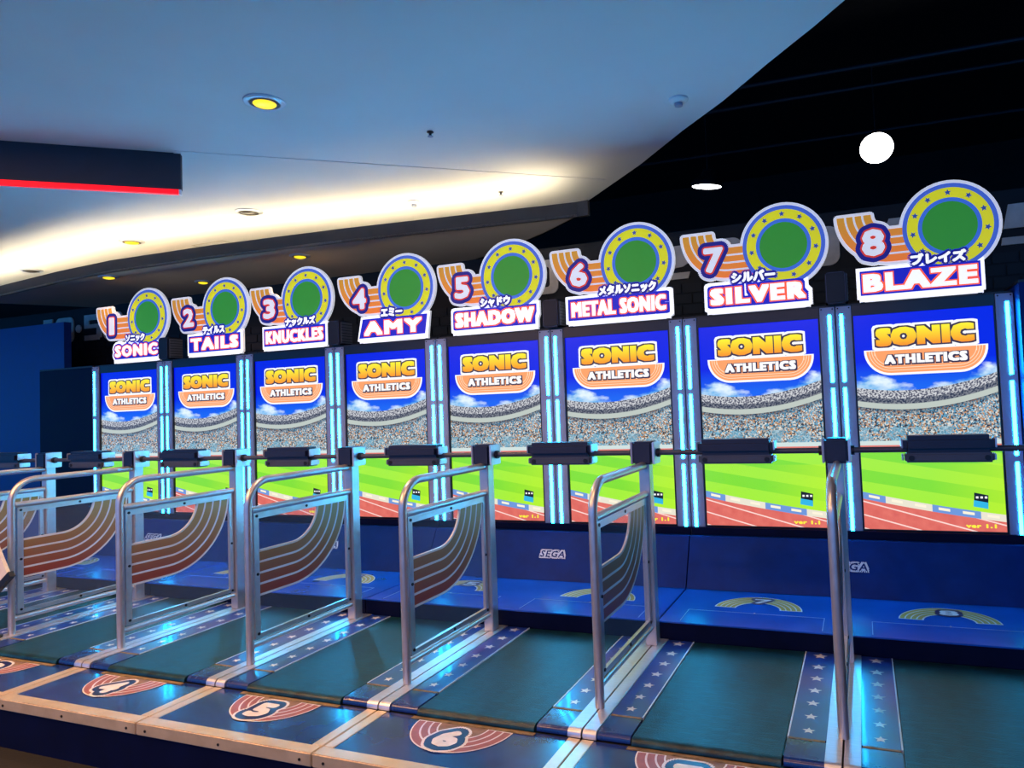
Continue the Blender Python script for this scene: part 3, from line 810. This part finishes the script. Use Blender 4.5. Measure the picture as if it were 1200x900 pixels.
def make_sign(n):
    dx, rx, p0, p1, lw, kx, kw, style = SIGN[n]
    Z0 = 1.9
    t = thing('header_sign', (n-0.5, 1.875, Z0), 'cut out header sign with the number %s, a name and a star ringed disc' % NUM[n], 'sign', 'header signs above the screens')
    y = -0.012
    acx, acz, R = -0.15+dx, 0.552, 0.31
    rz, RR = 0.422, 0.265
    nx, nz = -0.25+dx, 0.372
    big = merge(sector(acx, acz, 0.105, R, 180, 270, 14), rect(acx, rx-0.1, acz-R, acz-0.105))
    numb = shift2(fat(str(n), 0.055 if n == 1 else 0.115, 0.152, 0.068, 14), nx, nz)
    cap = lambda d: shift2(fat(KANA[n], kw, 0.062, d), kx, 0.238)
    lx = (p0+p1)/2
    name = lambda d: shift2(fat(NAMES[n], lw, 0.1, d, square=(n not in (1,)), by=d-(0.0055 if n not in (3, 6) else 0.003)), lx, 0.117)
    def plate(g):
        if style == 'rect': return rect(p0+0.02-g, p1-0.02+g, 0.04-g, 0.195+g)
        if style == 'trap': return [(p0+0.01-g, 0.04-g), (p1-0.035+g, 0.04-g), (p1-0.01+g, 0.198+g), (p0+0.05-g, 0.198+g)], [(0, 1, 2, 3)]
        if style == 'rectblob': return merge(rect(p0+0.02-g, p1-0.08+g, 0.04-g, 0.195+g), name(0.034+g))
        return merge(name(0.034+g), rect(p0+0.03-g, p1-0.03+g, 0.04-g, 0.1))
    base = rect(p0+0.012, p1-0.012, 0.0, 0.05)
    # white backing cut to the outline of everything on it
    back = merge(dil(big, 0.02), numb, sector(rx, rz, 0, RR+0.02, 0, 360, 48), plate(0.022), base, cap(0.036))
    front(back, y, 0.022).build('backing_board', s_whited, t)
    front(merge(rect(p0+0.012, p1-0.012, 0.001, 0.036), plate(0.019)), y-0.0030).build('lit_border', s_white, t)
    # track arc with pale lines
    arc = front(big, y-0.0034).build('track_arc', s_arc, t)
    w = (R-0.105)/4
    for i in range(1, 4):
        r_ = 0.105+w*i
        front(merge(sector(acx, acz, r_-0.006, r_+0.006, 180, 270, 14), rect(acx, rx-0.1, acz-r_-0.006, acz-r_+0.006)), y-0.0040).build('track_line', s_whited, arc)
    # number
    nd = lambda d: shift2(fat(str(n), 0.055 if n == 1 else 0.115, 0.152, d, 14), nx, nz)
    no = front(nd(0.050), y-0.0052).build('number_outline', s_navy, t)
    front(nd(0.022), y-0.0064).build('number_edge', s_red, no)
    front(nd(0.0105), y-0.0074).build('number', s_num, no)
    # star ringed disc
    d0 = front(sector(rx, rz, 0, RR, 0, 360, 48), y-0.0048).build('disc', s_rb, t)
    front(sector(rx, rz, 0.0, RR-0.026, 0, 360, 48), y-0.0054).build('yellow_ring', s_yel, d0)
    front(sector(rx, rz, 0.0, RR-0.088, 0, 360, 44), y-0.0060).build('inner_ring', s_rbd, d0)
    front(sector(rx, rz, 0.0, RR-0.112, 0, 360, 40), y-0.0066).build('centre', s_grn, d0)
    for i in range(11):
        a = math.radians(90+360/11*i)
        front(star2(rx+(RR-0.057)*math.cos(a), rz+(RR-0.057)*math.sin(a), 0.021, math.degrees(a)-90), y-0.0064).build('star', s_star, d0)
    # name plate
    pl = front(merge(plate(0), cap(0.022)), y-0.0074).build('name_plate', s_blue, t)
    front(name(0.0205 if n not in (3, 6) else 0.0150), y-0.0084).build('lettering_edge', s_orl, pl)
    front(name(0.0128 if n not in (3, 6) else 0.0085), y-0.0094).build('lettering', s_letter, pl)
    front(cap(0.017), y-0.0088).build('caption_edge', s_navy, pl)
    front(cap(0.0055), y-0.0098).build('caption', s_letter, pl)
    for x_ in (p0+0.03, p1-0.03):
        MB().box(x_-0.012, x_+0.012, -0.014, 0.03, -0.001, 0.012).build('mount_clip', m_screw, t)
for n in range(1, 9): make_sign(n)

# ------------------------------------------------------------------ small loudspeakers on the column tops
def make_speaker(x, label):
    t = thing('loudspeaker', (x, 1.9, 1.9), label, 'speaker', 'black speakers between the signs')
    MB().box(-0.052, 0.078, -0.07, 0.095, 0.0, 0.21, 0.012).build('case', mat('speaker_case', lin(10, 12, 26), 0.5), t, smooth=True)
    gr = MB().box(0.078, 0.085, -0.055, 0.085, 0.015, 0.195, 0.003).build('side_grille', mat('speaker_grille', lin(96, 96, 100), 0.55), t)
    sl = None
    for i in range(7):
        z = 0.03+i*0.024
        if sl is None:
            sl = MB().box(0.0845, 0.0865, -0.05, 0.08, -0.003, 0.003).build('slot', m_black, gr); sl.location = (0, 0, z)
        else: share(sl, gr, (0, 0, z))
    front(slabring(-0.046, 0.072, 0.006, 0.204, 0.003, 0.02), -0.0706).build('edge_line', mat('speaker_edge', lin(74, 80, 110), 0.4), t)
make_speaker(1.0, 'black speaker between the signs numbered one and two')
make_speaker(3.0, 'black speaker between the signs numbered three and four')
make_speaker(5.0, 'black speaker between the signs numbered five and six')
make_speaker(7.0, 'black speaker between the signs numbered seven and eight')

# ------------------------------------------------------------------ guard rail hoops between the lanes
def acrylic():
    m = bpy.data.materials.new('clear_acrylic'); m.use_nodes = True
    t = m.node_tree; b = t.nodes['Principled BSDF']; out = t.nodes['Material Output']
    x, y, z, v = xyz(t)
    b.inputs['Base Color'].default_value = (0.5, 0.6, 0.75, 1); b.inputs['Roughness'].default_value = 0.12
    tr = t.nodes.new('ShaderNodeBsdfTransparent'); tr.inputs[0].default_value = (0.93, 0.95, 0.98, 1)
    mx = t.nodes.new('ShaderNodeMixShader')
    sc = noise(t, 26, 5, comb(t, x, y*1.0, z*1.4))
    fac = sc.step(0.62, 0.85)*0.25+0.06
    t.links.new(fac.k, mx.inputs[0]); t.links.new(tr.outputs[0], mx.inputs[1]); t.links.new(b.outputs[0], mx.inputs[2])
    t.links.new(mx.outputs[0], out.inputs[0])
    return m
m_acr = acrylic()
m_band = grad_mat('rail_track_print', 2, 0.38, 0.78, lin(138, 58, 34), lin(150, 134, 72), 0.35)
m_bline = mat('rail_track_line', lin(206, 206, 204), 0.35, var=0.03)
def side(shape, x, th):
    """2D (y, z) shape -> slab in the YZ plane, centred on x"""
    v, f = shape; mb = MB(); k = len(v)
    v = [p3(p) for p in v]
    mb.add([(x-th/2-h, a, b) for a, b, h in v], [q[::-1] for q in f]); mb.add([(x+th/2+h, a, b) for a, b, h in v], f)
    cnt = {}
    for q in f:
        for i in range(len(q)): cnt[(q[i], q[(i+1) % len(q)])] = 1
    for (a, b) in list(cnt):
        if (b, a) not in cnt: mb.f.append((a, b, k+b, k+a))
    return mb
def make_hoop():
    t = thing('guard_rail', (0, 0, 0), 'rail', 'guard rail', 'guard rail hoops between lanes')
    r = 0.0205
    path = [(0, 0, 0.006), (0, 0, 0.83)]+[(0, 0.14-0.14*math.cos(math.radians(a)), 0.838+0.14*math.sin(math.radians(a))) for a in range(10, 91, 10)]+[(0, 0.81, 0.978)]
    MB().tube(path, r, 14).build('hoop_tube', m_tube, t, smooth=True)
    MB().tube([(0, 0.015, 0.82), (0, 0.81, 0.82)], r*0.95, 12).build('middle_rail', m_tube, t, smooth=True)
    MB().tube([(0, 0.015, 0.1), (0, 0.81, 0.1)], r*0.8, 12).build('lower_rail', m_tube, t, smooth=True)
    MB().box(-0.03, 0.03, 0.8, 0.872, 0.006, 0.99, 0.004).build('post', m_tube, t)
    p = MB().box(-0.004, 0.004, 0.03, 0.795, 0.125, 0.805).build('clear_panel', m_acr, t)
    for q in ((0.03, 0.065, 0.125, 0.805), (0.765, 0.795, 0.125, 0.805), (0.065, 0.765, 0.77, 0.805), (0.065, 0.765, 0.125, 0.15)):
        MB().box(-0.009, 0.009, q[0], q[1], q[2], q[3]).build('panel_edge', m_tube, p)
    cy, cz = 0.31, 0.805
    def band(r0_, r1_): return merge(sector(cy, cz, r0_, r1_, 270, 360, 18), rect(0.066, cy, cz-r1_, cz-r0_))
    r_in, r_out = 0.212, 0.450; w = (r_out-r_in)/4
    for i in range(4):
        side(band(r_in+w*i+0.006, r_in+w*(i+1)-0.006), 0, 0.0105).build('track_band', m_band, p)
    for i in range(5):
        side(band(r_in+w*i-0.006, r_in+w*i+0.006), 0, 0.011).build('track_line', m_bline, p)
    bl = None
    for (yy, zz) in ((0.05, 0.785), (0.05, 0.47), (0.05, 0.15), (0.42, 0.138), (0.78, 0.138), (0.78, 0.46), (0.42, 0.788)):
        if bl is None:
            bl = MB().lathe([(0.008, -0.013), (0.008, 0.013)], n=10, M=Matrix.Rotation(math.pi/2, 4, 'Y')).build('bolt', m_screw, p); bl.location = (0, yy, zz)
        else: share(bl, p, (0, yy, zz))
    br = MB().box(-0.056, 0.056, 0.772, 0.9, 0.984, 1.108, 0.012).build('bar_bracket', m_pad, t, smooth=True)
    for s in (-1, 1):
        MB().box(*sorted((s*0.056, s*0.068)), 0.776, 0.896, 0.986, 1.106, 0.003).build('side_plate', m_plate if s < 0 else m_alu, br)
        MB().tube([(s*0.066, 0.836, 1.045), (s*0.085, 0.836, 1.045)], 0.024, 10).build('bar_socket', m_screw, br)
    return t
hp = make_hoop()
for n in range(1, 8):
    o = hp if n == 1 else copy_tree(hp)
    o.location = (n, 0, 0)
    o['label'] = 'metal guard rail with curved stripe panel between lanes %s and %s' % (NUM[n], NUM[n+1])

# ------------------------------------------------------------------ grip bars across the lanes
def make_bar():
    t = thing('grip_bar', (0, 0, 0), 'bar', 'grip bar', 'grip bars across the lanes')
    MB().tube([(0.08, 0.836, 1.045), (0.92, 0.836, 1.045)], 0.0145, 12).build('bar', m_house, t, smooth=True)
    pad = MB().box(0.304, 0.696, 0.775, 0.897, 1.03, 1.112, 0.022).build('foam_pad', m_pad, t, smooth=True)
    hs = MB().box(0.312, 0.69, 0.79, 0.885, 0.984, 1.03, 0.008).build('lower_housing', m_house, t, smooth=True)
    for x in (0.34, 0.662):
        MB().lathe([(0.013, 0), (0.013, 0.004), (0.006, 0.004)], c=(x, 0.79, 1.006), n=14, M=Matrix.Rotation(math.pi/2, 4, 'X')).build('screw_cap', m_screw, hs)
    for s, x in ((-1, 0.3035), (1, 0.6965)):
        MB().box(*sorted((x-s*0.001, x+s*0.006)), 0.785, 0.887, 1.052, 1.1, 0.003).build('end_cap', m_alu if s > 0 else m_plate, pad)
        MB().box(*sorted((x-s*0.003, x+s*0.004)), 0.80, 0.88, 0.992, 1.024, 0.003).build('end_cap', m_alu if s > 0 else m_plate, hs)
    return t
gb = make_bar()
for n in range(1, 9):
    o = gb if n == 1 else copy_tree(gb)
    o.location = (n-1, 0, 0)
    o['label'] = 'dark padded grip bar across lane %s, %s bar from the left' % (NUM[n], ORD[n])

# ------------------------------------------------------------------ stand-in for an unidentified pale object at the left edge; post and base added
fb = thing('pale_stand_in', (1.85, -0.12, 0.004), 'pale grey tilted stand-in for an unidentified object, with black lower edge, cut by the left photo edge', 'board')
ca, cb = Vector((-0.80, 0, -0.60)), Vector((-0.55, 0, 0.835))
cor = Vector((0.318, 0, 0.425))
MB().prism([cor, cor+cb*0.3, cor+cb*0.3+ca*0.28, cor+ca*0.28], (0, 0.02, 0)).build('panel', mat('pale_grey_panel', lin(205, 202, 200), 0.5), fb)
e0 = cor-cb*0.036-ca*0.012
MB().prism([e0, e0+cb*0.036, e0+cb*0.036+ca*0.3, e0+ca*0.3], (0, 0.03, 0)).build('lower_edge', m_black, fb)
pc = cor+ca*0.2+cb*0.1
MB().tube([(pc.x, 0.03, 0.0), (pc.x, 0.03, pc.z)], 0.012, 10).build('post', m_black, fb)
MB().lathe([(0.06, 0), (0.06, 0.012), (0.02, 0.02)], c=(pc.x, 0.03, 0), n=20).build('base', m_black, fb)
